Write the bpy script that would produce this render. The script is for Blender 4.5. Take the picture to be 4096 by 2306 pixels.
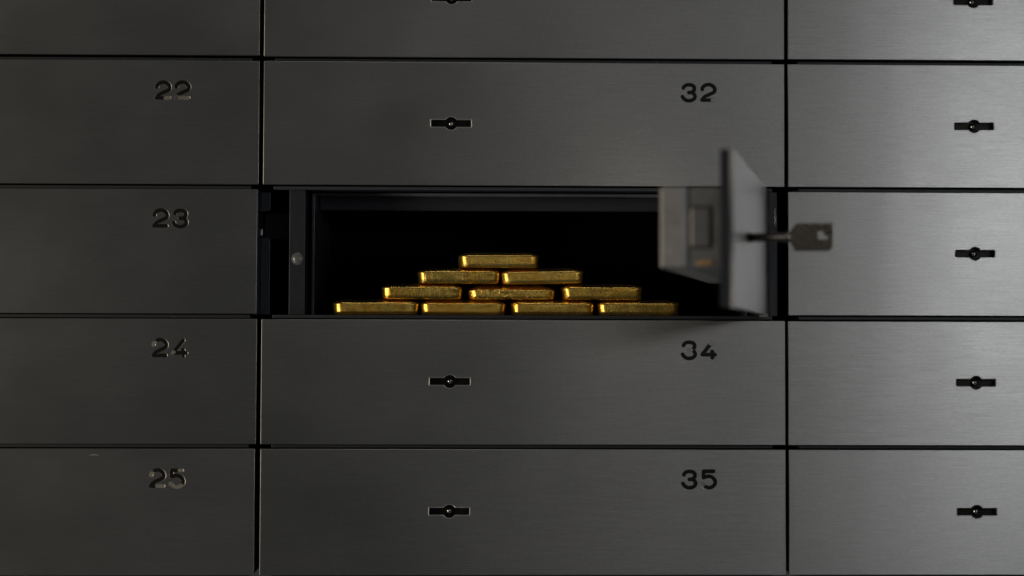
import bpy, bmesh, math, random
from mathutils import Matrix, Vector, noise, geometry

random.seed(33)
for o in list(bpy.data.objects):
    bpy.data.objects.remove(o, do_unlink=True)
scene = bpy.context.scene
COL = scene.collection
MM = 0.001

# ------------------------------------------------------------------ camera
cd = bpy.data.cameras.new('camera')
cam = bpy.data.objects.new('camera', cd)
COL.objects.link(cam)
right = Vector((0.999565, -0.029355, 0.002899))
up = Vector((-0.004473, -0.053693, 0.998547))
fwd = Vector((0.029157, 0.998126, 0.053801))
m = Matrix((right, up, -fwd)).transposed().to_4x4()
m.translation = Vector((-0.03006, -1.33454, -0.05273))
cam.matrix_world = m
cd.sensor_width = 36.0
cd.lens = 81.104
cd.shift_x = -0.01408
cd.shift_y = -0.06688
cd.clip_start = 0.02
cd.clip_end = 50.0
cd.dof.use_dof = True
cd.dof.focus_distance = 1.338
cd.dof.aperture_fstop = 5.0
scene.camera = cam

# ------------------------------------------------------------------ world and lamps
w = bpy.data.worlds.new('World')
scene.world = w
w.use_nodes = True
bg = w.node_tree.nodes['Background']
bg.inputs['Color'].default_value = (0.95, 0.98, 1.0, 1)
bg.inputs['Strength'].default_value = 0.027

def lamp(name, loc, target, size, power, color, size_y=None):
    ld = bpy.data.lights.new(name, 'AREA')
    ld.shape = 'RECTANGLE' if size_y else 'DISK'
    ld.size = size
    if size_y:
        ld.size_y = size_y
    ld.energy = power
    ld.color = color
    o = bpy.data.objects.new(name, ld)
    COL.objects.link(o)
    o.location = loc
    o.rotation_euler = (Vector(target) - Vector(loc)).to_track_quat('-Z', 'Y').to_euler()
    return o

lamp('key_lamp', (0.60, -1.15, 0.10), (0.20, 0, 0), 0.24, 0.70, (0.97, 0.985, 1.0), 0.07)
lamp('strip_lamp', (0.27, -1.25, 0.035), (0.05, 0, 0), 0.42, 0.145, (1.0, 0.985, 0.96), 0.05)
lamp('side_lamp', (-1.14, -0.92, -0.08), (0, 0, 0), 0.55, 6.2, (1.0, 0.82, 0.54))
lamp('low_fill', (-1.05, -0.80, -0.75), (0, 0, 0), 0.25, 1.8, (0.86, 0.93, 1.0))  # added fill from below, brightens the compartment ceiling
lamp('top_fill', (-0.05, -0.75, 1.6), (0, 0, 0), 0.35, 1.3, (1.0, 0.94, 0.86))  # added fill from above for the bar rims and overall steel brightness

scene.view_settings.view_transform = 'Standard'
scene.view_settings.look = 'None'
scene.view_settings.exposure = 0.0
scene.view_settings.gamma = 1.0
scene.view_settings.use_curve_mapping = False
scene.render.engine = 'CYCLES'

# ------------------------------------------------------------------ materials
def new_mat(name):
    mt = bpy.data.materials.new(name)
    mt.use_nodes = True
    nt = mt.node_tree
    b = nt.nodes['Principled BSDF']
    return mt, nt, b

def N(nt, typ, **kw):
    n = nt.nodes.new(typ)
    for k, v in kw.items():
        setattr(n, k, v)
    return n

def noise_tex(nt, scale_vec, scale=1.0, detail=2.0, rough=0.5, loc=(0, 0, 0), space='Object', rand=False):
    tc = N(nt, 'ShaderNodeTexCoord')
    mp = N(nt, 'ShaderNodeMapping')
    mp.inputs['Scale'].default_value = scale_vec
    mp.inputs['Location'].default_value = loc
    src = tc.outputs[space]
    if rand:
        oi = N(nt, 'ShaderNodeObjectInfo')
        ad = N(nt, 'ShaderNodeVectorMath', operation='ADD')
        mu = N(nt, 'ShaderNodeVectorMath', operation='SCALE')
        cb = N(nt, 'ShaderNodeCombineXYZ')
        for i in range(3):
            nt.links.new(oi.outputs['Random'], cb.inputs[i])
        nt.links.new(cb.outputs[0], mu.inputs[0])
        mu.inputs['Scale'].default_value = 7.31
        nt.links.new(src, ad.inputs[0])
        nt.links.new(mu.outputs[0], ad.inputs[1])
        src = ad.outputs[0]
    nt.links.new(src, mp.inputs['Vector'])
    nz = N(nt, 'ShaderNodeTexNoise')
    nz.inputs['Scale'].default_value = scale
    nz.inputs['Detail'].default_value = detail
    nz.inputs['Roughness'].default_value = rough
    nt.links.new(mp.outputs[0], nz.inputs['Vector'])
    return nz.outputs['Fac']

def remap(nt, sock, a, b, c, d):
    r = N(nt, 'ShaderNodeMapRange')
    r.inputs[1].default_value = a; r.inputs[2].default_value = b
    r.inputs[3].default_value = c; r.inputs[4].default_value = d
    nt.links.new(sock, r.inputs[0])
    return r.outputs[0]

def math_node(nt, op, a, b):
    n = N(nt, 'ShaderNodeMath', operation=op)
    for i, v in enumerate((a, b)):
        if isinstance(v, (int, float)):
            n.inputs[i].default_value = v
        else:
            nt.links.new(v, n.inputs[i])
    return n.outputs[0]

def bump(nt, b, sock, strength, dist):
    bp = N(nt, 'ShaderNodeBump')
    bp.inputs['Strength'].default_value = strength
    bp.inputs['Distance'].default_value = dist
    nt.links.new(sock, bp.inputs['Height'])
    nt.links.new(bp.outputs[0], b.inputs['Normal'])
    return bp

def brushed_steel():
    mt, nt, b = new_mat('brushed_steel')
    b.inputs['Metallic'].default_value = 1.0
    streak = noise_tex(nt, (48, 48, 2300), 1.0, 3.0, 0.6, rand=True)
    fine = noise_tex(nt, (420, 420, 1900), 1.0, 2.0, 0.7, rand=True)
    smear = noise_tex(nt, (9, 9, 13), 1.0, 3.0, 0.55, rand=True)
    mix = math_node(nt, 'ADD', math_node(nt, 'MULTIPLY', streak, 0.55), math_node(nt, 'MULTIPLY', fine, 0.45))
    val = math_node(nt, 'MULTIPLY', remap(nt, mix, 0.3, 0.7, 0.84, 1.16), remap(nt, smear, 0.3, 0.7, 0.94, 1.06))
    cc = N(nt, 'ShaderNodeVectorMath', operation='SCALE')
    cc.inputs[0].default_value = (0.56, 0.557, 0.55)
    nt.links.new(val, cc.inputs['Scale'])
    nt.links.new(cc.outputs[0], b.inputs['Base Color'])
    rg = math_node(nt, 'ADD', remap(nt, mix, 0.3, 0.7, 0.37, 0.33), remap(nt, smear, 0.3, 0.7, -0.03, 0.03))
    nt.links.new(rg, b.inputs['Roughness'])
    b.inputs['Anisotropic'].default_value = 0.8
    tg = N(nt, 'ShaderNodeTangent', direction_type='RADIAL', axis='X')
    nt.links.new(tg.outputs[0], b.inputs['Tangent'])
    wave = noise_tex(nt, (13, 13, 2.2), 1.0, 2.0, 0.5, rand=True)
    b1 = bump(nt, b, wave, 1.0, 0.0003)
    b2 = N(nt, 'ShaderNodeBump')
    b2.inputs['Strength'].default_value = 0.12
    b2.inputs['Distance'].default_value = 0.00004
    nt.links.new(mix, b2.inputs['Height'])
    nt.links.new(b1.outputs[0], b2.inputs['Normal'])
    nt.links.new(b2.outputs[0], b.inputs['Normal'])
    return mt

def simple(name, col, metallic=0.0, rough=0.5, grain=0.0, spec=0.5, coat=0.0, var=0.0):
    mt, nt, b = new_mat(name)
    b.inputs['Metallic'].default_value = metallic
    b.inputs['Specular IOR Level'].default_value = spec
    b.inputs['Coat Weight'].default_value = coat
    nz = noise_tex(nt, (1, 1, 1), 900.0, 3.0, 0.6)
    nt.links.new(remap(nt, nz, 0.3, 0.7, max(0.02, rough - 0.07), rough + 0.07), b.inputs['Roughness'])
    cc = N(nt, 'ShaderNodeVectorMath', operation='SCALE')
    cc.inputs[0].default_value = col
    nz2 = noise_tex(nt, (1, 1, 1), 120.0, 4.0, 0.6)
    nt.links.new(remap(nt, nz2, 0.25, 0.75, 1 - var, 1 + var), cc.inputs['Scale'])
    nt.links.new(cc.outputs[0], b.inputs['Base Color'])
    if grain > 0:
        bump(nt, b, nz, grain, 0.00015)
    return mt

def worn_paint():
    """dark blue-black powder coat with pale rubbed chips along the shelf fronts"""
    mt, nt, b = new_mat('worn_dark_paint')
    chips = noise_tex(nt, (260, 260, 420), 1.0, 4.0, 0.7, rand=True)
    zone = noise_tex(nt, (11, 3, 3), 1.0, 2.0, 0.5, rand=True)
    msk = math_node(nt, 'MULTIPLY', remap(nt, chips, 0.60, 0.70, 0, 1), remap(nt, zone, 0.52, 0.64, 0, 1))
    mx = N(nt, 'ShaderNodeMix', data_type='RGBA')
    nt.links.new(msk, mx.inputs[0])
    mx.inputs[6].default_value = (0.034, 0.041, 0.060, 1)
    mx.inputs[7].default_value = (0.16, 0.17, 0.17, 1)
    nt.links.new(mx.outputs[2], b.inputs['Base Color'])
    gr = noise_tex(nt, (1, 1, 1), 1400.0, 2.0, 0.5)
    nt.links.new(remap(nt, gr, 0.3, 0.7, 0.38, 0.55), b.inputs['Roughness'])
    bump(nt, b, gr, 0.25, 0.0001)
    return mt

def gold(name, lines=0.0, grain=0.0, pits=0.0, rough=0.20, dents=0.15):
    mt, nt, b = new_mat(name)
    b.inputs['Metallic'].default_value = 1.0
    tone = noise_tex(nt, (1, 1, 1), 60.0, 3.0, 0.55, rand=True)
    mx = N(nt, 'ShaderNodeMix', data_type='RGBA')
    nt.links.new(remap(nt, tone, 0.35, 0.65, 0, 1), mx.inputs[0])
    mx.inputs[6].default_value = (1.0, 0.61, 0.12, 1)
    mx.inputs[7].default_value = (1.0, 0.72, 0.19, 1)
    nt.links.new(mx.outputs[2], b.inputs['Base Color'])
    h = math_node(nt, 'MULTIPLY', noise_tex(nt, (1, 1, 1), 170.0, 3.0, 0.5, rand=True), dents * 3.0)
    if lines:
        ln = noise_tex(nt, (800, 800, 14), 1.0, 1.5, 0.5, rand=True)
        s = ln
        h = math_node(nt, 'ADD', h, math_node(nt, 'MULTIPLY', s, lines))
    if grain:
        g = noise_tex(nt, (1, 1, 0.8), 1050.0, 1.5, 0.5, rand=True)
        h = math_node(nt, 'ADD', h, math_node(nt, 'MULTIPLY', g, grain))
    if pits:
        p = remap(nt, noise_tex(nt, (1, 1, 1), 780.0, 1.0, 0.4, rand=True), 0.55, 0.72, 0, 1)
        h = math_node(nt, 'ADD', h, math_node(nt, 'MULTIPLY', p, pits))
    bump(nt, b, h, 0.45, 0.00014)
    b.inputs['Anisotropic'].default_value = 0.4
    tg = N(nt, 'ShaderNodeTangent', direction_type='RADIAL', axis='Z')
    nt.links.new(tg.outputs[0], b.inputs['Tangent'])
    fr = noise_tex(nt, (1, 1, 1), 420.0, 3.0, 0.6, rand=True)
    nt.links.new(remap(nt, fr, 0.3, 0.7, rough + 0.04, rough + 0.13), b.inputs['Roughness'])
    return mt

STEEL = brushed_steel()
BODY = simple('dark_powder_coat', (0.013, 0.017, 0.029), rough=0.45, grain=0.3, var=0.15)
PAINT = worn_paint()
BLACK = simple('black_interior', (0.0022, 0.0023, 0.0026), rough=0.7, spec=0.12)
INNER = simple('interior_paint', (0.075, 0.085, 0.125), rough=0.33, grain=0.15, spec=0.45, var=0.2)
CEIL = simple('lit_ceiling_paint', (0.13, 0.145, 0.20), rough=0.4, grain=0.15, var=0.15)  # interior paint made paler, colour stands in for light on the ceiling
FLANGE = simple('flange_paint', (0.045, 0.055, 0.075), rough=0.3, grain=0.2)
ENAMEL = simple('black_enamel', (0.0035, 0.0035, 0.004), rough=0.42, spec=0.25, grain=0.3)
BARE = simple('bare_groove_steel', (0.33, 0.33, 0.32), metallic=1.0, rough=0.42, grain=0.8, var=0.25)
PIN = simple('dark_pin_steel', (0.45, 0.45, 0.45), metallic=1.0, rough=0.16)
RIM = simple('polished_rim_steel', (0.85, 0.85, 0.84), metallic=1.0, rough=0.34)
CASE = simple('zinc_lock_case', (0.33, 0.345, 0.37), metallic=1.0, rough=0.42, grain=0.2, var=0.12)
CASE2 = simple('lit_zinc', (0.56, 0.57, 0.60), metallic=1.0, rough=0.42, grain=0.2, var=0.12)  # same zinc as the case, paler where the strip catches light
BOLT = simple('dark_bolt_steel', (0.27, 0.28, 0.30), metallic=1.0, rough=0.45, grain=0.2)
BRASS = simple('brass', (1.0, 0.62, 0.30), metallic=1.0, rough=0.38)
KEYM = simple('tarnished_nickel', (0.37, 0.325, 0.27), metallic=1.0, rough=0.25, grain=0.2, var=0.2)
RUBBER = simple('grey_silicone', (0.135, 0.145, 0.16), rough=0.28, spec=0.6, coat=0.3)
SCRATCH = simple('bright_scratch', (0.62, 0.61, 0.58), metallic=1.0, rough=0.45, var=0.3, grain=0.5)

# ------------------------------------------------------------------ object helpers
def link(o, parent=None):
    COL.objects.link(o)
    if parent is not None:
        o.parent = parent
    return o

def mesh_obj(name, me, mat, parent=None, loc=(0, 0, 0)):
    o = bpy.data.objects.new(name, me)
    me.materials.clear()
    me.materials.append(mat)
    o.location = Vector(loc) * MM
    return link(o, parent)

def thing(name, loc, label, cat, group=None, rz=0.0, rx=0.0, ry=0.0):
    o = bpy.data.objects.new(name, None)
    o.empty_display_size = 0.01
    o.location = Vector(loc) * MM
    o.rotation_euler = (rx, ry, rz)
    o['label'] = label
    o['category'] = cat
    if group:
        o['group'] = group
    return link(o)

def smooth(me):
    for p in me.polygons:
        p.use_smooth = True

def box_mesh(name, x0, x1, y0, y1, z0, z1, bev=0.0, seg=2):
    bm = bmesh.new()
    bmesh.ops.create_cube(bm, size=1.0)
    for v in bm.verts:
        v.co = Vector(((x0 + x1) / 2 + v.co.x * (x1 - x0), (y0 + y1) / 2 + v.co.y * (y1 - y0),
                       (z0 + z1) / 2 + v.co.z * (z1 - z0)))
    if bev > 0:
        bmesh.ops.bevel(bm, geom=bm.edges[:], offset=bev, segments=seg, profile=0.6, affect='EDGES')
    for v in bm.verts:
        v.co *= MM
    me = bpy.data.meshes.new(name)
    bm.to_mesh(me)
    bm.free()
    return me

def box(name, x0, x1, y0, y1, z0, z1, mat, parent=None, bev=0.0, seg=2):
    return mesh_obj(name, box_mesh(name, x0, x1, y0, y1, z0, z1, bev, seg), mat, parent)

def sheet_mesh(name, loops, y0, y1, bev=0.0, res=1):
    """closed outlines in the XZ plane (millimetres), the ones after the first are holes; solid from y0 (front) to y1"""
    rings = []
    for k, lp in enumerate(loops):
        sa = sum(a[0] * b[1] - b[0] * a[1] for a, b in zip(lp, lp[1:] + lp[:1]))
        if (sa > 0) != (k == 0):
            lp = lp[::-1]                      # the metal lies on the left of every outline
        rings.append(lp)
    def inset(lp, d):
        out = []
        n = len(lp)
        for q in range(n):
            a, b, c = lp[q - 1], lp[q], lp[(q + 1) % n]
            e0 = Vector((b[0] - a[0], b[1] - a[1])).normalized(); e1 = Vector((c[0] - b[0], c[1] - b[1])).normalized()
            n0, n1 = Vector((-e0.y, e0.x)), Vector((-e1.y, e1.x))
            m_ = (n0 + n1)
            m_ = m_ / max(0.6, 1 + n0.dot(n1))
            out.append((b[0] + m_.x * d, b[1] + m_.y * d))
        return out
    steps = [(bev * (1 - math.sin(t)), bev * (1 - math.cos(t))) for t in [math.pi / 2 * q / (res + 1) for q in range(res + 2)]] if bev > 0 else [(0.0, 0.0)]
    # steps run from (inset bev, depth 0) to (inset 0, depth bev)
    bm = bmesh.new()
    front, back = [], []
    pts, edges = [], []
    for lp in rings:
        lv = []
        for (ins, dep) in steps:
            sh = inset(lp, ins) if ins > 1e-9 else lp
            lv.append([bm.verts.new(Vector((x, y0 + dep, z)) * MM) for x, z in sh])
        lv.append([bm.verts.new(Vector((x, y1, z)) * MM) for x, z in lp])
        n = len(lp)
        for r0, r1 in zip(lv, lv[1:]):
            for q in range(n):
                bm.faces.new((r0[q], r1[q], r1[(q + 1) % n], r0[(q + 1) % n]))
        st = len(pts)
        fl = inset(lp, steps[0][0]) if steps[0][0] > 1e-9 else lp
        pts += fl
        edges += [(st + q, st + (q + 1) % n) for q in range(n)]
        front += lv[0]
        back += lv[-1]
    ov, oe, of, orig, _, _ = geometry.delaunay_2d_cdt([Vector(p) for p in pts], edges, [], 0, 1e-6)
    def inside(x, z):
        c = False
        for a, b in edges:
            (xa, za), (xb, zb) = pts[a], pts[b]
            if (za > z) != (zb > z) and x < (xb - xa) * (z - za) / (zb - za) + xa:
                c = not c
        return c
    idx = [o_[0] if o_ else None for o_ in orig]
    for f in of:
        cx = sum(ov[v].x for v in f) / 3; cz = sum(ov[v].y for v in f) / 3
        if inside(cx, cz) and all(idx[v] is not None for v in f):
            for vs, flip in ((front, False), (back, True)):
                t = [vs[idx[v]] for v in f]
                try:
                    bm.faces.new(t[::-1] if flip else t)
                except ValueError:
                    pass
    for v in list(bm.verts):
        if not v.link_faces:
            bm.verts.remove(v)
    bmesh.ops.recalc_face_normals(bm, faces=bm.faces[:])
    me = bpy.data.meshes.new(name)
    bm.to_mesh(me)
    bm.free()
    return me

def sheet(name, loops, y0, y1, mat, parent=None, bev=0.0, res=1):
    return mesh_obj(name, sheet_mesh(name, loops, y0, y1, bev, res), mat, parent)

def rect(x0, x1, z0, z1, n=1):
    c = [(x0, z0), (x1, z0), (x1, z1), (x0, z1)]
    return [(a[0] + (b[0] - a[0]) * k / n, a[1] + (b[1] - a[1]) * k / n) for a, b in zip(c, c[1:] + c[:1]) for k in range(n)]

def lathe_mesh(name, prof, axis='y', n=28):
    """profile of (radius, height) along the axis, millimetres"""
    bm = bmesh.new()
    rings = []
    for r, h in prof:
        if r < 1e-6:
            rings.append([bm.verts.new(_ax(0, 0, h, axis))])
        else:
            rings.append([bm.verts.new(_ax(r * math.cos(2 * math.pi * i / n), r * math.sin(2 * math.pi * i / n), h, axis)) for i in range(n)])
    for a, b in zip(rings, rings[1:]):
        for i in range(n):
            j = (i + 1) % n
            if len(a) == 1 and len(b) == 1:
                continue
            if len(a) == 1:
                bm.faces.new((a[0], b[i], b[j]))
            elif len(b) == 1:
                bm.faces.new((a[i], a[j], b[0]))
            else:
                bm.faces.new((a[i], a[j], b[j], b[i]))
    bmesh.ops.recalc_face_normals(bm, faces=bm.faces[:])
    for v in bm.verts:
        v.co *= MM
    me = bpy.data.meshes.new(name)
    bm.to_mesh(me)
    bm.free()
    smooth(me)
    return me

def _ax(a, b, h, axis):
    if axis == 'y':
        return Vector((a, h, b))
    if axis == 'x':
        return Vector((h, a, b))
    return Vector((a, b, h))

# ------------------------------------------------------------------ engraved figures
def catmull(pts, k=6):
    out = []
    n = len(pts)
    for i in range(n - 1):
        p0 = pts[max(i - 1, 0)]; p1 = pts[i]; p2 = pts[i + 1]; p3 = pts[min(i + 2, n - 1)]
        for s in range(k):
            t = s / k
            out.append(tuple(0.5 * (2 * p1[d] + (p2[d] - p0[d]) * t + (2 * p0[d] - 5 * p1[d] + 4 * p2[d] - p3[d]) * t * t
                       + (3 * p1[d] - p0[d] - 3 * p2[d] + p3[d]) * t ** 3) for d in (0, 1)))
    out.append(pts[-1])
    return out

def conv(pts, x0, y0):
    return [((x - x0) * 0.012, (y0 - y) * 0.012) for x, y in pts]

F2 = conv([(325, 620), (345, 540), (420, 450), (540, 395), (640, 380), (760, 405), (870, 480), (932, 580), (935, 680),
           (880, 760), (780, 815), (640, 880), (480, 960), (390, 1030), (318, 1135)], 240, 1210)
F2B = conv([(318, 1138), (905, 1140)], 240, 1210)
F3 = conv([(1305, 560), (1340, 490), (1440, 420), (1580, 400), (1720, 420), (1820, 490), (1842, 580), (1820, 670),
           (1760, 735), (1680, 772), (1570, 780)], 1190, 1250)
F3B = conv([(1700, 775), (1800, 830), (1860, 920), (1868, 1010), (1810, 1100), (1700, 1160), (1580, 1180), (1440, 1155),
            (1340, 1090), (1270, 1000), (1262, 980)], 1190, 1250)
F4A = conv([(1830, 395), (1345, 1000)], 1270, 1225)
F4B = conv([(1345, 1000), (1965, 1000)], 1270, 1225)
F4C = conv([(1825, 845), (1838, 1150)], 1270, 1225)
F5A = conv([(1860, 330), (1385, 335)], 1245, 1195)
F5B = conv([(1385, 335), (1380, 635)], 1245, 1195)
F5C = conv([(1390, 635), (1500, 590), (1640, 575), (1780, 615), (1890, 710), (1945, 830), (1930, 930), (1860, 1030),
            (1760, 1095), (1640, 1115), (1500, 1090), (1400, 1030), (1320, 965)], 1245, 1195)
STROKES = {
    '2': [catmull(F2), F2B],
    '3': [catmull(F3), catmull(F3B)],
    '4': [F4A, F4B, F4C],
    '5': [F5A, F5B, catmull(F5C)],
}
RAD = 0.97

def seg_dist(px, py, a, b):
    dx, dy = b[0] - a[0], b[1] - a[1]
    l2 = dx * dx + dy * dy
    t = 0.0 if l2 == 0 else max(0.0, min(1.0, ((px - a[0]) * dx + (py - a[1]) * dy) / l2))
    return math.hypot(px - a[0] - t * dx, py - a[1] - t * dy)

def outline(strokes, r, h=0.16):
    """outlines of the region within r of the strokes (marching squares)"""
    xs = [p[0] for s in strokes for p in s]; ys = [p[1] for s in strokes for p in s]
    x0, y0 = min(xs) - r - 2 * h, min(ys) - r - 2 * h
    nx = int((max(xs) - min(xs) + 2 * r + 4 * h) / h) + 2
    ny = int((max(ys) - min(ys) + 2 * r + 4 * h) / h) + 2
    segs = [(s[i], s[i + 1]) for s in strokes for i in range(len(s) - 1)]
    val = [[min(seg_dist(x0 + i * h, y0 + j * h, a, b) for a, b in segs) - r + 1e-5 for i in range(nx)] for j in range(ny)]
    nxt = {}
    def ep(i, j, k, l):
        a, b = val[j][i], val[l][k]
        t = a / (a - b)
        return (round(x0 + (i + (k - i) * t) * h, 5), round(y0 + (j + (l - j) * t) * h, 5))
    for j in range(ny - 1):
        for i in range(nx - 1):
            c = [(i, j), (i + 1, j), (i + 1, j + 1), (i, j + 1)]
            s = [val[q][p] < 0 for p, q in c]
            cr = [k for k in range(4) if s[k] != s[(k + 1) % 4]]
            if not cr:
                continue
            pairs = []
            outk = [k for k in cr if s[k]]        # leaving the inside
            ink = [k for k in cr if not s[k]]     # entering the inside
            for a in outk:
                b = min(ink, key=lambda q: (q - a) % 4)
                ink.remove(b)
                pairs.append((a, b))
            for a, b in pairs:
                pa = ep(*c[a], *c[(a + 1) % 4]); pb = ep(*c[b], *c[(b + 1) % 4])
                nxt[pa] = pb
    loops = []
    while nxt:
        st, cur = nxt.popitem()
        lp = [st]
        while cur in nxt:
            lp.append(cur)
            cur = nxt.pop(cur)
        if len(lp) > 6:
            keep = [lp[0]]
            for p in lp[1:]:
                if math.hypot(p[0] - keep[-1][0], p[1] - keep[-1][1]) > 0.11:
                    keep.append(p)
            loops.append(keep)
    return loops

OUT = {d: outline(STROKES[d], RAD) for d in '2345'}
OUT_IN = {d: outline(STROKES[d], RAD + 0.15) for d in '2345'}

def off(lps, x, z):
    return [[(a + x, b + z) for a, b in lp] for lp in lps]

def part_of(pts, a, b):
    n = len(pts) - 1
    if n == 1:
        (x0, y0), (x1, y1) = pts
        return [(x0 + (x1 - x0) * a, y0 + (y1 - y0) * a), (x0 + (x1 - x0) * b, y0 + (y1 - y0) * b)]
    return pts[int(a * n):int(b * n) + 1]

# where the black filling has fallen out of a figure: (stroke index, from, to)
WORN = {
    ('22', 0): [(1, 0.72, 1.0)],
    ('22', 1): [(0, 0.97, 1.0), (1, 0.0, 1.0)],
    ('24', 0): [(0, 0.0, 0.14)],
    ('24', 1): [(0, 0.93, 1.0)],
    ('25', 0): [(0, 0.0, 0.13), (1, 0.52, 1.0)],
    ('25', 1): [(0, 0.0, 0.22), (2, 0.60, 1.0)],
    ('32', 1): [(1, 0.86, 1.0)],
    ('34', 0): [(0, 0.90, 1.0)],
    ('34', 1): [(0, 0.0, 0.14)],
    ('35', 1): [(2, 0.965, 1.0)],
}

# ------------------------------------------------------------------ doors
def keyhole_loop(cx, cz, grow=0.0):
    hw, hh, r = 11.65 + grow, 2.1 + grow, 3.85 + grow
    a = math.asin(hh / r)
    pts = []
    for k in range(11):                       # upper bulge, right to left
        t = a + (math.pi - 2 * a) * k / 10
        pts.append((cx + r * math.cos(t), cz + r * math.sin(t)))
    for dx, dz in ((-hw + .35, hh), (-hw, hh - .35), (-hw, -hh + .35), (-hw + .35, -hh)):
        pts.append((cx + dx, cz + dz))
    for k in range(11):
        t = math.pi + a + (math.pi - 2 * a) * k / 10
        pts.append((cx + r * math.cos(t), cz + r * math.sin(t)))
    for dx, dz in ((hw - .35, -hh), (hw, -hh + .35), (hw, hh - .35), (hw - .35, hh)):
        pts.append((cx + dx, cz + dz))
    return pts

PIN_ME = lathe_mesh('lock_pin', [(0.0, 2.2), (0.8, 2.35), (1.5, 2.85), (1.95, 3.6), (2.1, 4.6), (2.1, 6.2)])
PLATE_T, DOOR_T = 1.6, 6.0

def door_parts(root, x0, x1, z0, z1, key=None, num=None, figs=()):
    """x0..z1 in the root's own coordinates; front face in the plane y = 0"""
    loops = [rect(x0, x1, z0, z1)]
    if key:
        loops.append(keyhole_loop(*key))
    for ch, fx, fz in figs:
        loops += off(OUT[ch], fx, fz)
    sheet('face_plate', loops, 0.0, PLATE_T, STEEL, root, bev=0.30, res=2)
    bl = [rect(x0 + 0.35, x1 - 0.35, z0 + 0.35, z1 - 0.35)]
    if key:
        bl.append(keyhole_loop(*key, grow=0.25))
    sheet('door_body', bl, PLATE_T + 0.01, DOOR_T, BODY, root, bev=0.15)
    if key:
        sheet('keyhole_rim', [keyhole_loop(*key, grow=0.52), keyhole_loop(*key, grow=-0.08)], -0.05, 1.2, RIM, root, bev=0.27, res=2)
        kh = box('lock', key[0] - 14, key[0] + 14, DOOR_T + 0.02, DOOR_T + 3, key[1] - 6, key[1] + 6, ENAMEL, root)
        p = mesh_obj('lock_pin', PIN_ME.copy(), PIN, kh, (key[0], 0, key[1]))
    for i, (ch, fx, fz) in enumerate(figs):
        dg = sheet('digit', off(OUT_IN[ch], fx, fz), 0.06, PLATE_T - 0.03, ENAMEL, root)
        dg['label'] = 'black filled engraved figure ' + ch
        for si, a, b in WORN.get((num, i), []):
            lp = outline([part_of(STROKES[ch][si], a, b)], RAD + 0.08)
            sheet('bare_groove', off(lp, fx, fz), 0.03, 0.055, BARE, dg)

def scratch(parent, pts, wd, y=-0.02):
    """thin raised burr left by a scratch, along points (x, z)"""
    bm = bmesh.new()
    prev = None
    n = len(pts)
    for i, (x, z) in enumerate(pts):
        k = wd * (0.25 + 0.75 * math.sin(math.pi * (i + 0.3) / n)) * random.uniform(0.6, 1.2)
        d = (pts[min(i + 1, n - 1)][0] - pts[max(i - 1, 0)][0], pts[min(i + 1, n - 1)][1] - pts[max(i - 1, 0)][1])
        l = math.hypot(*d) or 1
        nx, nz = -d[1] / l * k, d[0] / l * k
        row = [bm.verts.new(Vector((x - nx, y + 0.03, z - nz)) * MM), bm.verts.new(Vector((x, y, z)) * MM),
               bm.verts.new(Vector((x + nx, y + 0.03, z + nz)) * MM)]
        if prev:
            bm.faces.new((prev[0], row[0], row[1], prev[1]))
            bm.faces.new((prev[1], row[1], row[2], prev[2]))
        prev = row
    bmesh.ops.recalc_face_normals(bm, faces=bm.faces[:])
    me = bpy.data.meshes.new('scratch')
    bm.to_mesh(me)
    bm.free()
    return mesh_obj('scratch', me, SCRATCH, parent)

CX = {1: (-449.0, -146.25), 2: (-143.6, 159.2), 3: (161.25, 464.0)}
RZ = {1: (113.65, 185.3), 2: (38.80, 110.60), 3: (-35.87, 35.95), 4: (-110.76, -38.98), 5: (-185.42, -113.50)}
KX = {2: -35.0, 3: 270.45}
KZ = {1: 148.3, 2: 74.9, 3: 0.42, 4: -74.55, 5: -149.1}
FIG = {
    '22': [('2', -206.27, 87.93), ('2', -195.14, 88.05)],
    '23': [('2', -206.8, 13.74), ('3', -195.52, 13.32)],
    '24': [('2', -206.49, -60.91), ('4', -195.18, -61.24)],
    '25': [('2', -206.99, -135.6), ('5', -195.88, -136.16)],
    '32': [('3', 98.77, 88.05), ('2', 110.11, 88.49)],
    '34': [('3', 98.73, -61.77), ('4', 110.02, -61.37)],
    '35': [('3', 98.91, -136.29), ('5', 110.05, -136.33)],
}
EDGE = {  # small unevenness of the hung doors: dx0, dx1, dz0, dz1, turn about x and z (degrees)
    (1, 1): (0, 0.08, 0.2, 0, 0.05, 0.05), (2, 1): (0, 0.2, 0.05, 0, -0.06, 0.03), (3, 1): (0, -0.3, 0, -0.08, 0.04, -0.05),
    (4, 1): (0, 0.03, 0.06, 0.1, -0.03, 0.06), (5, 1): (0, -0.45, 0, 0.02, 0.08, -0.08),
    (1, 2): (-0.05, 0, -0.25, 0, -0.05, -0.04), (2, 2): (0.07, 0, 0.05, 0, 0.07, 0.05),
    (4, 2): (-0.1, 0, -0.04, -0.05, 0.05, -0.08), (5, 2): (0.0, 0.12, 0, 0.0, -0.06, 0.07),
    (1, 3): (0.1, 0, -0.05, 0, 0.04, 0.05), (2, 3): (0.1, 0, 0.1, 0.1, -0.05, -0.06), (3, 3): (-0.05, 0, 0.08, 0.05, 0.06, -0.03),
    (4, 3): (-0.25, 0, -0.1, -0.2, -0.03, 0.03), (5, 3): (0.0, 0, 0, 0, 0.04, -0.05),
}
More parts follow.
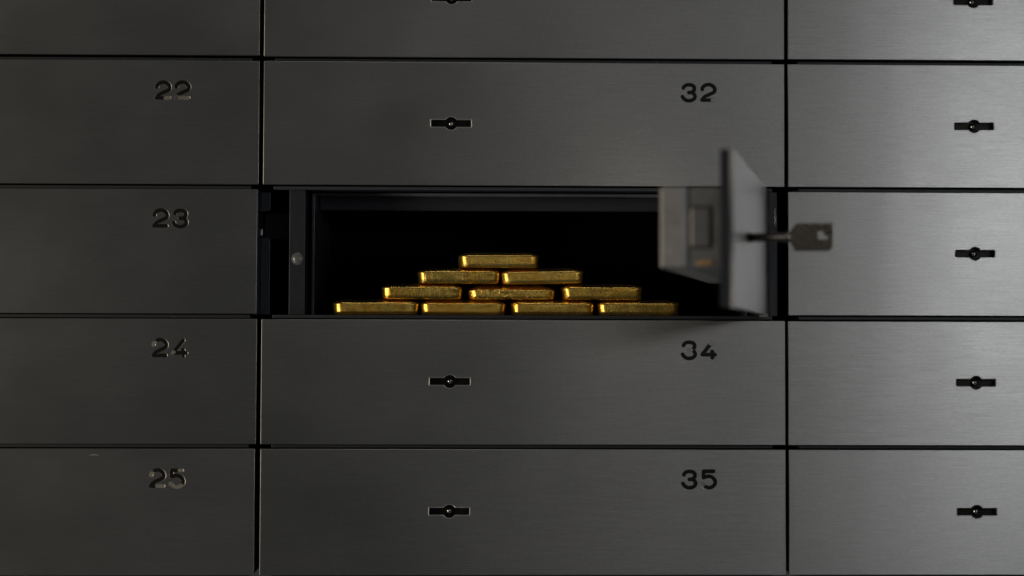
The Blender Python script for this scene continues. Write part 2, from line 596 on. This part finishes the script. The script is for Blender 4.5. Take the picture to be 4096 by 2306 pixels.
LABEL = {
    (1, 1): 'brushed steel deposit box door above door 22, with no number or lock in view',
    (1, 2): 'brushed steel deposit box door right above the door numbered 32',
    (1, 3): 'pale brushed steel door with keyhole, two rows above the key bow',
    (2, 1): 'dark brushed steel deposit box door engraved 22 with chipped second figure',
    (3, 1): 'dark brushed steel deposit box door engraved 23 beside the open compartment',
    (4, 1): 'dark brushed steel deposit box door engraved 24',
    (5, 1): 'dark brushed steel deposit box door engraved 25 with worn half filled figures',
    (2, 2): 'brushed steel deposit box door engraved 32 above the open compartment',
    (4, 2): 'brushed steel deposit box door engraved 34 below the open compartment',
    (5, 2): 'brushed steel deposit box door engraved 35 with central keyhole',
    (2, 3): 'pale brushed steel door with keyhole, level with number 32',
    (3, 3): 'pale brushed steel door with keyhole behind the bow of the key',
    (4, 3): 'pale brushed steel door just below the key, level with number 34',
    (5, 3): 'lowest pale brushed steel door with keyhole, level with number 35',
}
NUMS = {(2, 1): '22', (3, 1): '23', (4, 1): '24', (5, 1): '25', (2, 2): '32', (4, 2): '34', (5, 2): '35'}
DOORS = {}
for (r, c), (a, b, d, e, tx, tz) in EDGE.items():
    x0, x1 = CX[c][0] + a, CX[c][1] + b
    z0, z1 = RZ[r][0] + d, RZ[r][1] + e
    ox, oz = (x0 + x1) / 2, z0
    rt = thing('deposit_box', (ox, 0, oz), LABEL[(r, c)], 'deposit box', 'closed deposit boxes',
               rz=math.radians(tz), rx=math.radians(tx))
    key = (KX[c] - ox, KZ[r] - oz) if c in KX else None
    num = NUMS.get((r, c))
    figs = [(ch, fx - ox, fz - oz) for ch, fx, fz in FIG[num]] if num else []
    door_parts(rt, x0 - ox, x1 - ox, 0.0, z1 - z0, key, num, figs)
    DOORS[(r, c)] = (rt, ox, oz)

rt, ox, oz = DOORS[(5, 1)]
scratch(rt, [(-241.5 + i * 0.5 - ox, -117.4 + 0.45 * math.sin(i * 0.28) - oz) for i in range(12)], 0.22)
rt, ox, oz = DOORS[(4, 2)]
scratch(rt, [(112.1 - i * 0.12 - ox, -46.5 - i * 1.1 - oz) for i in range(6)], 0.05)
scratch(rt, [(110.5 - i * 0.1 - ox, -63.5 - i * 1.1 - oz) for i in range(5)], 0.05)

# ------------------------------------------------------------------ the open door 33
HX, OPEN = 150.65, 79.17
od = thing('deposit_box', (HX, 0, -35.87),
           'open deposit box door swung outwards, with a bolt and lock case on its inside', 'deposit box', rz=math.radians(OPEN))
door_parts(od, -302.8, 0.0, 0.0, 71.85, (-194.2, 36.3))
lc = sheet('lock_case', [[(-285, 18.6), (-14, 18.6), (-14, 55.4), (-285, 55.4)]], DOOR_T + 0.05, 23.0, CASE, od, bev=0.5)
cv = box('lock_cover', -287.0, -12.0, 22.6, 35.0, 18.2, 55.8, CASE2, lc, bev=1.3, seg=3)
bf = box('bolt_surround', -285.9, -284.5, 11.3, 21.5, 27.1, 46.7, BODY, lc, bev=0.3)
bo = box('bolt', -286.9, -283.0, 12.1, 20.7, 27.9, 45.9, BOLT, lc, bev=0.6)
la = box('latch', -286.6, -284.0, 10.5, 18.2, 19.3, 21.5, BRASS, lc, bev=1.0, seg=3)
hg = mesh_obj('hinge', lathe_mesh('hinge', [(0, 0), (1.8, 0.1), (2.0, 0.4), (2.0, 8.6), (1.8, 8.9), (0, 9)], 'z', 20), BODY, od, (-2.4, 3.0, 60.5))
hg2 = mesh_obj('hinge', hg.data, BODY, od, (-2.4, 3.0, 2.0))
hl = box('hinge_leaf', -16, -1.5, 0.6, 5.4, -0.75, -0.2, CASE2, od, bev=0.1)

# ------------------------------------------------------------------ the key
kt = thing('key', (HX - 194.2 * math.cos(math.radians(OPEN)), -194.2 * math.sin(math.radians(OPEN)), 0.43),
           'small tarnished metal key with square bow standing in the open door lock', 'key', rz=math.radians(OPEN - 90))
# local x runs out of the door
bow = [(20.5, -2.6), (22.8, -6.9), (39.6, -6.9), (41.9, -4.6), (41.9, 6.9), (30.6, 6.9), (30.2, 6.4), (29.8, 6.9), (23.4, 6.9), (20.5, 3.4)]
hole = [(34.6, -1.0), (39.2, -1.0), (38.6, 0.6), (37.2, 1.0), (36.2, 3.0), (34.8, 2.8)]
sheet('bow', [bow, hole], -1.1, 1.1, KEYM, kt, bev=0.3, res=2)
mesh_obj('shank', lathe_mesh('shank', [(0, -4), (2.2, -3.9), (2.2, 17.5), (2.6, 18.2), (2.6, 21.0), (1.6, 21.6), (0, 21.7)], 'x', 24), KEYM, kt)
box('bit', -4.4, -3.0, -0.8, 0.8, -9.0, 9.0, KEYM, kt, bev=0.2)

# ------------------------------------------------------------------ cabinet carcass
cf = thing('cabinet_frame', (0, 0, -200), 'dark painted steel cabinet frame holding the rows of deposit box doors', 'cabinet')
def cbox(name, x0, x1, y0, y1, z0, z1, mat, bev=0.0, parent=cf):
    o = box(name, x0, x1, y0, y1, z0 + 200 if parent is cf else z0, z1 + 200 if parent is cf else z1, mat, parent, bev)
    return o

SX = [(-450, -151.0), (-138.0, 153.0), (168.5, 465)]
for gi, gz in enumerate((187.0, 112.15, 37.42, -37.32, -112.1, -186.9)):
    for ci, (a, b) in enumerate(SX):
        deep = 200 if (ci == 1 and gi == 3) else 22 if (ci == 1 and gi == 2) else 60
        cbox('shelf', a, b, 8.0, deep, gz - 1.0, gz + 1.0, PAINT, 0.35)
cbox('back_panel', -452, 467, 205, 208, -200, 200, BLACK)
# partitions between the columns, set back between the shelf ends
for x in (-151.0, -139.5, 153.5, 166.8):
    if x == -139.5:
        continue
    cbox('partition', x, x + 1.3, 26, 204, -188, 188, BLACK)
for x in (-451, 465):
    cbox('partition', x, x + 1.3, 8, 204, -188, 188, BLACK)
# strike flange with the notch for the bolt, left of the open compartment
def rounded(x0, x1, z0, z1, r, which):
    pts = []
    for (cx, cz, a0, key) in ((x1 - r, z1 - r, 0, 'tr'), (x0 + r, z1 - r, 90, 'tl'), (x0 + r, z0 + r, 180, 'bl'), (x1 - r, z0 + r, 270, 'br')):
        if key in which:
            for k in range(7):
                t = math.radians(a0 + 15 * k)
                pts.append((cx + r * math.cos(t), cz + r * math.sin(t)))
        else:
            pts.append({'tr': (x1, z1), 'tl': (x0, z1), 'bl': (x0, z0), 'br': (x1, z0)}[key])
    return pts
sheet('strike_flange', [rounded(-146.4, -141.0, 24.6 + 200, 36.0 + 200, 1.6, ('br',))], 24.0, 25.6, FLANGE, cf, bev=0.3, res=2)
sheet('strike_flange', [rounded(-146.4, -141.0, -36.0 + 200, 9.1 + 200, 1.9, ('tr',))], 24.0, 25.6, FLANGE, cf, bev=0.3, res=2)
cbox('side_return', -149.0, -146.5, 6.6, 40, -36.2, 36.2, BODY, 0.2)
cbox('bolt_tip', -146.9, -145.0, 19.0, 23.0, 9.8, 14.2, CASE, 0.6)
cbox('strike_recess', -146.0, -128.0, 44.0, 60.0, 9.0, 24.4, BODY, 0.3)
post = cbox('compartment_post', -128.7, -119.4, 8.2, 34.0, -36.25, 36.35, BODY, 0.35)
cbox('compartment_wall', -117.2, -115.6, 33.0, 204, -36.2, 36.3, INNER, 0.3)
cbox('compartment_wall', 140.0, 141.6, 33.0, 204, -36.2, 36.3, INNER, 0.3)
cbox('compartment_floor', -117.0, 141.0, 12.0, 204, -38.0, -36.22, INNER, 0.1)
cbox('compartment_ceiling', -117.0, 141.0, 58.0, 204, 36.25, 38.0, CEIL, 0.4)
cbox('inner_lip', -114.5, 139.5, 70.0, 71.5, 28.0, 36.2, BODY, 0.3)
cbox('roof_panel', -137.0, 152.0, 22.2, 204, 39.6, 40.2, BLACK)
hp = cbox('hinge_post', 143.0, 156.0, 8.2, 34.0, -36.25, 36.35, BODY, 0.35)
# bright rubs on the hinge post
sc = scratch(hp, [(154.6 + 0.25 * math.sin(i * 1.9), 227.0 - i * 0.9) for i in range(13)], 0.22, y=8.14)
sc = scratch(hp, [(155.2 + 0.2 * math.sin(i * 1.3), 223.0 - i * 0.8) for i in range(8)], 0.16, y=8.14)
# silicone bumper on the post
bp_ = mesh_obj('bumper', lathe_mesh('bumper', [(0, -1.5), (1.2, -1.42), (2.4, -1.1), (3.3, -0.6), (3.8, 0.0), (3.9, 0.3)], 'y', 32), RUBBER, cf, (-123.6, 8.2, -3.7 + 200))

# ------------------------------------------------------------------ gold bars
def bar_mesh(name, W, L, H, rim, seed, rcorner=5.2, rough_edge=0.12):
    rnd = random.Random(seed)
    so = Vector((rnd.uniform(0, 50), rnd.uniform(0, 50), rnd.uniform(0, 50)))
    k = rim / 7.0
    prof = [(0.0, 9.0), (0.0, 1.9), (0.05 * k, 1.35), (0.22 * k, 0.95), (0.5 * k, 0.78), (0.9 * k, 0.70), (2.4 * k, 0.50), (4.2 * k, 0.28), (5.6 * k, 0.09),
            (6.2 * k, 0.0), (6.7 * k, 0.12), (7.05 * k, 0.5), (7.05 * k + (H - rim) * 0.22, 1.4), (7.05 * k + (H - rim) * 0.45, 2.9),
            (7.05 * k + (H - rim) * 0.70, 5.0), (7.05 * k + (H - rim) * 0.92, 7.8), (H, 10.5), (H, 15.0)]
    bm = bmesh.new()
    rings = []
    nc, ns, nl = 9, 14, 18
    for z, ins in prof:
        hw, hl = W / 2 - ins, L / 2 - (ins if z > 5.7 * k or ins > 0.75 else ins * 0.35 + 0.0)
        r = max(0.8, min(rcorner - ins * 0.45, hw - 0.1, hl - 0.1))
        pts = []
        for (cx, cy, a0, nx_) in ((hw - r, hl - r, 0, ns), (-hw + r, hl - r, 90, nl), (-hw + r, -hl + r, 180, ns), (hw - r, -hl + r, 270, nl)):
            for q in range(nc):
                t = math.radians(a0 + 90 * q / (nc - 1))
                pts.append((cx + r * math.cos(t), cy + r * math.sin(t)))
            # straight run towards the next corner
            nxt_c = {0: (-hw + r, hl), 90: (-hw, -hl + r), 180: (hw - r, -hl), 270: (hw, hl - r)}[a0]
            p0 = pts[-1]
            for q in range(1, nx_):
                t = q / nx_
                pts.append((p0[0] + (nxt_c[0] - p0[0]) * t, p0[1] + (nxt_c[1] - p0[1]) * t))
        ring = []
        for x, y in pts:
            v = Vector((x, y, z))
            n = noise.noise_vector((v + so) * 0.16) * 0.22 + noise.noise_vector((v * 2.3 + so) * 0.3) * rough_edge
            if z <= 0.0 or z >= H:
                n.z = 0.0
            v += n
            v.z = min(max(v.z, 0.0), H)
            ring.append(bm.verts.new(v * MM))
        rings.append(ring)
    n = len(rings[0])
    for a, b in zip(rings, rings[1:]):
        for i in range(n):
            j = (i + 1) % n
            bm.faces.new((a[i], a[j], b[j], b[i]))
    bm.faces.new(rings[0][::-1])
    bm.faces.new(rings[-1])
    bmesh.ops.recalc_face_normals(bm, faces=bm.faces[:])
    me = bpy.data.meshes.new(name)
    bm.to_mesh(me)
    bm.free()
    smooth(me)
    return me

G_LINES = gold('gold_ribbed', lines=5.0, grain=0.1, rough=0.18)
G_LINES2 = gold('gold_lightly_ribbed', lines=3.2, grain=0.15, rough=0.18)
G_GRAIN = gold('gold_grained', grain=2.2, lines=0.8, rough=0.22)
G_FINE = gold('gold_satin', grain=1.3, lines=1.2, rough=0.20)
G_PIT = gold('gold_pitted', pits=2.4, grain=0.5, rough=0.20, dents=0.3)
G_SMOOTH = gold('gold_smooth', grain=0.12, rough=0.20, dents=0.15)
G_ROUGH = gold('gold_dented', pits=0.4, grain=0.35, rough=0.24, dents=0.55)

FL = -36.22
BARS = [  # centre x, width, level, front y, turn, material, total height, rim height, tilt, label
    (-78.9, 49.4, 0, 15.0, 0.6, G_SMOOTH, 9.3, 7.3, 0, 'smooth gold bar in the bottom row, nearest the bumper post'),
    (-27.0, 49.2, 0, 16.0, -0.8, G_ROUGH, 9.3, 7.1, 0, 'gold bar with dented scarred face in the bottom row'),
    (24.8, 48.3, 0, 15.5, 0.5, G_SMOOTH, 9.3, 7.4, 0, 'plain gold bar in the bottom row between scarred bar and ribbed bar'),
    (75.8, 47.2, 0, 15.0, -0.5, G_LINES2, 9.3, 7.5, 0, 'finely ribbed gold bar in the bottom row, nearest the open door'),
    (-51.2, 46.8, 1, 16.0, -0.7, G_LINES, 9.3, 7.3, 0, 'gold bar with coarse upright ribs in the second row up'),
    (0.35, 50.0, 1, 16.5, 0.9, G_PIT, 8.5, 5.7, -0.2, 'thin pitted gold bar in the middle of the second row up'),
    (54.3, 46.4, 1, 15.5, -0.3, G_FINE, 9.3, 7.4, 0, 'satin gold bar in the second row up, on the side of the open door'),
    (-30.3, 47.6, 2, 16.0, 0.4, G_LINES2, 9.2, 7.3, 0, 'evenly ribbed gold bar in the third row up, lying level'),
    (19.4, 47.7, 2, 16.5, -0.6, G_GRAIN, 9.2, 7.2, -1.1, 'grained gold bar in the third row up, lying slightly tilted'),
    (-6.7, 46.3, 3, 16.0, 0.3, G_GRAIN, 9.3, 7.4, 0, 'single grained gold bar on top of the stack'),
]
for i, (cx, wd, lv, fy, rz, mt, H, rim, tilt, lab) in enumerate(BARS):
    L = 82.0
    me = bar_mesh('gold_bar', wd + 0.9, L, H, rim, 100 + i, rough_edge=0.26 if mt in (G_ROUGH, G_PIT) else 0.10)
    o = mesh_obj('gold_bar', me, mt, None, (cx, fy + L / 2, FL + lv * 9.31 + 0.02))
    o.rotation_euler = (0, math.radians(tilt), math.radians(rz))
    o['label'] = lab
    o['category'] = 'gold bar'
    o['group'] = 'gold bars stacked in the compartment'
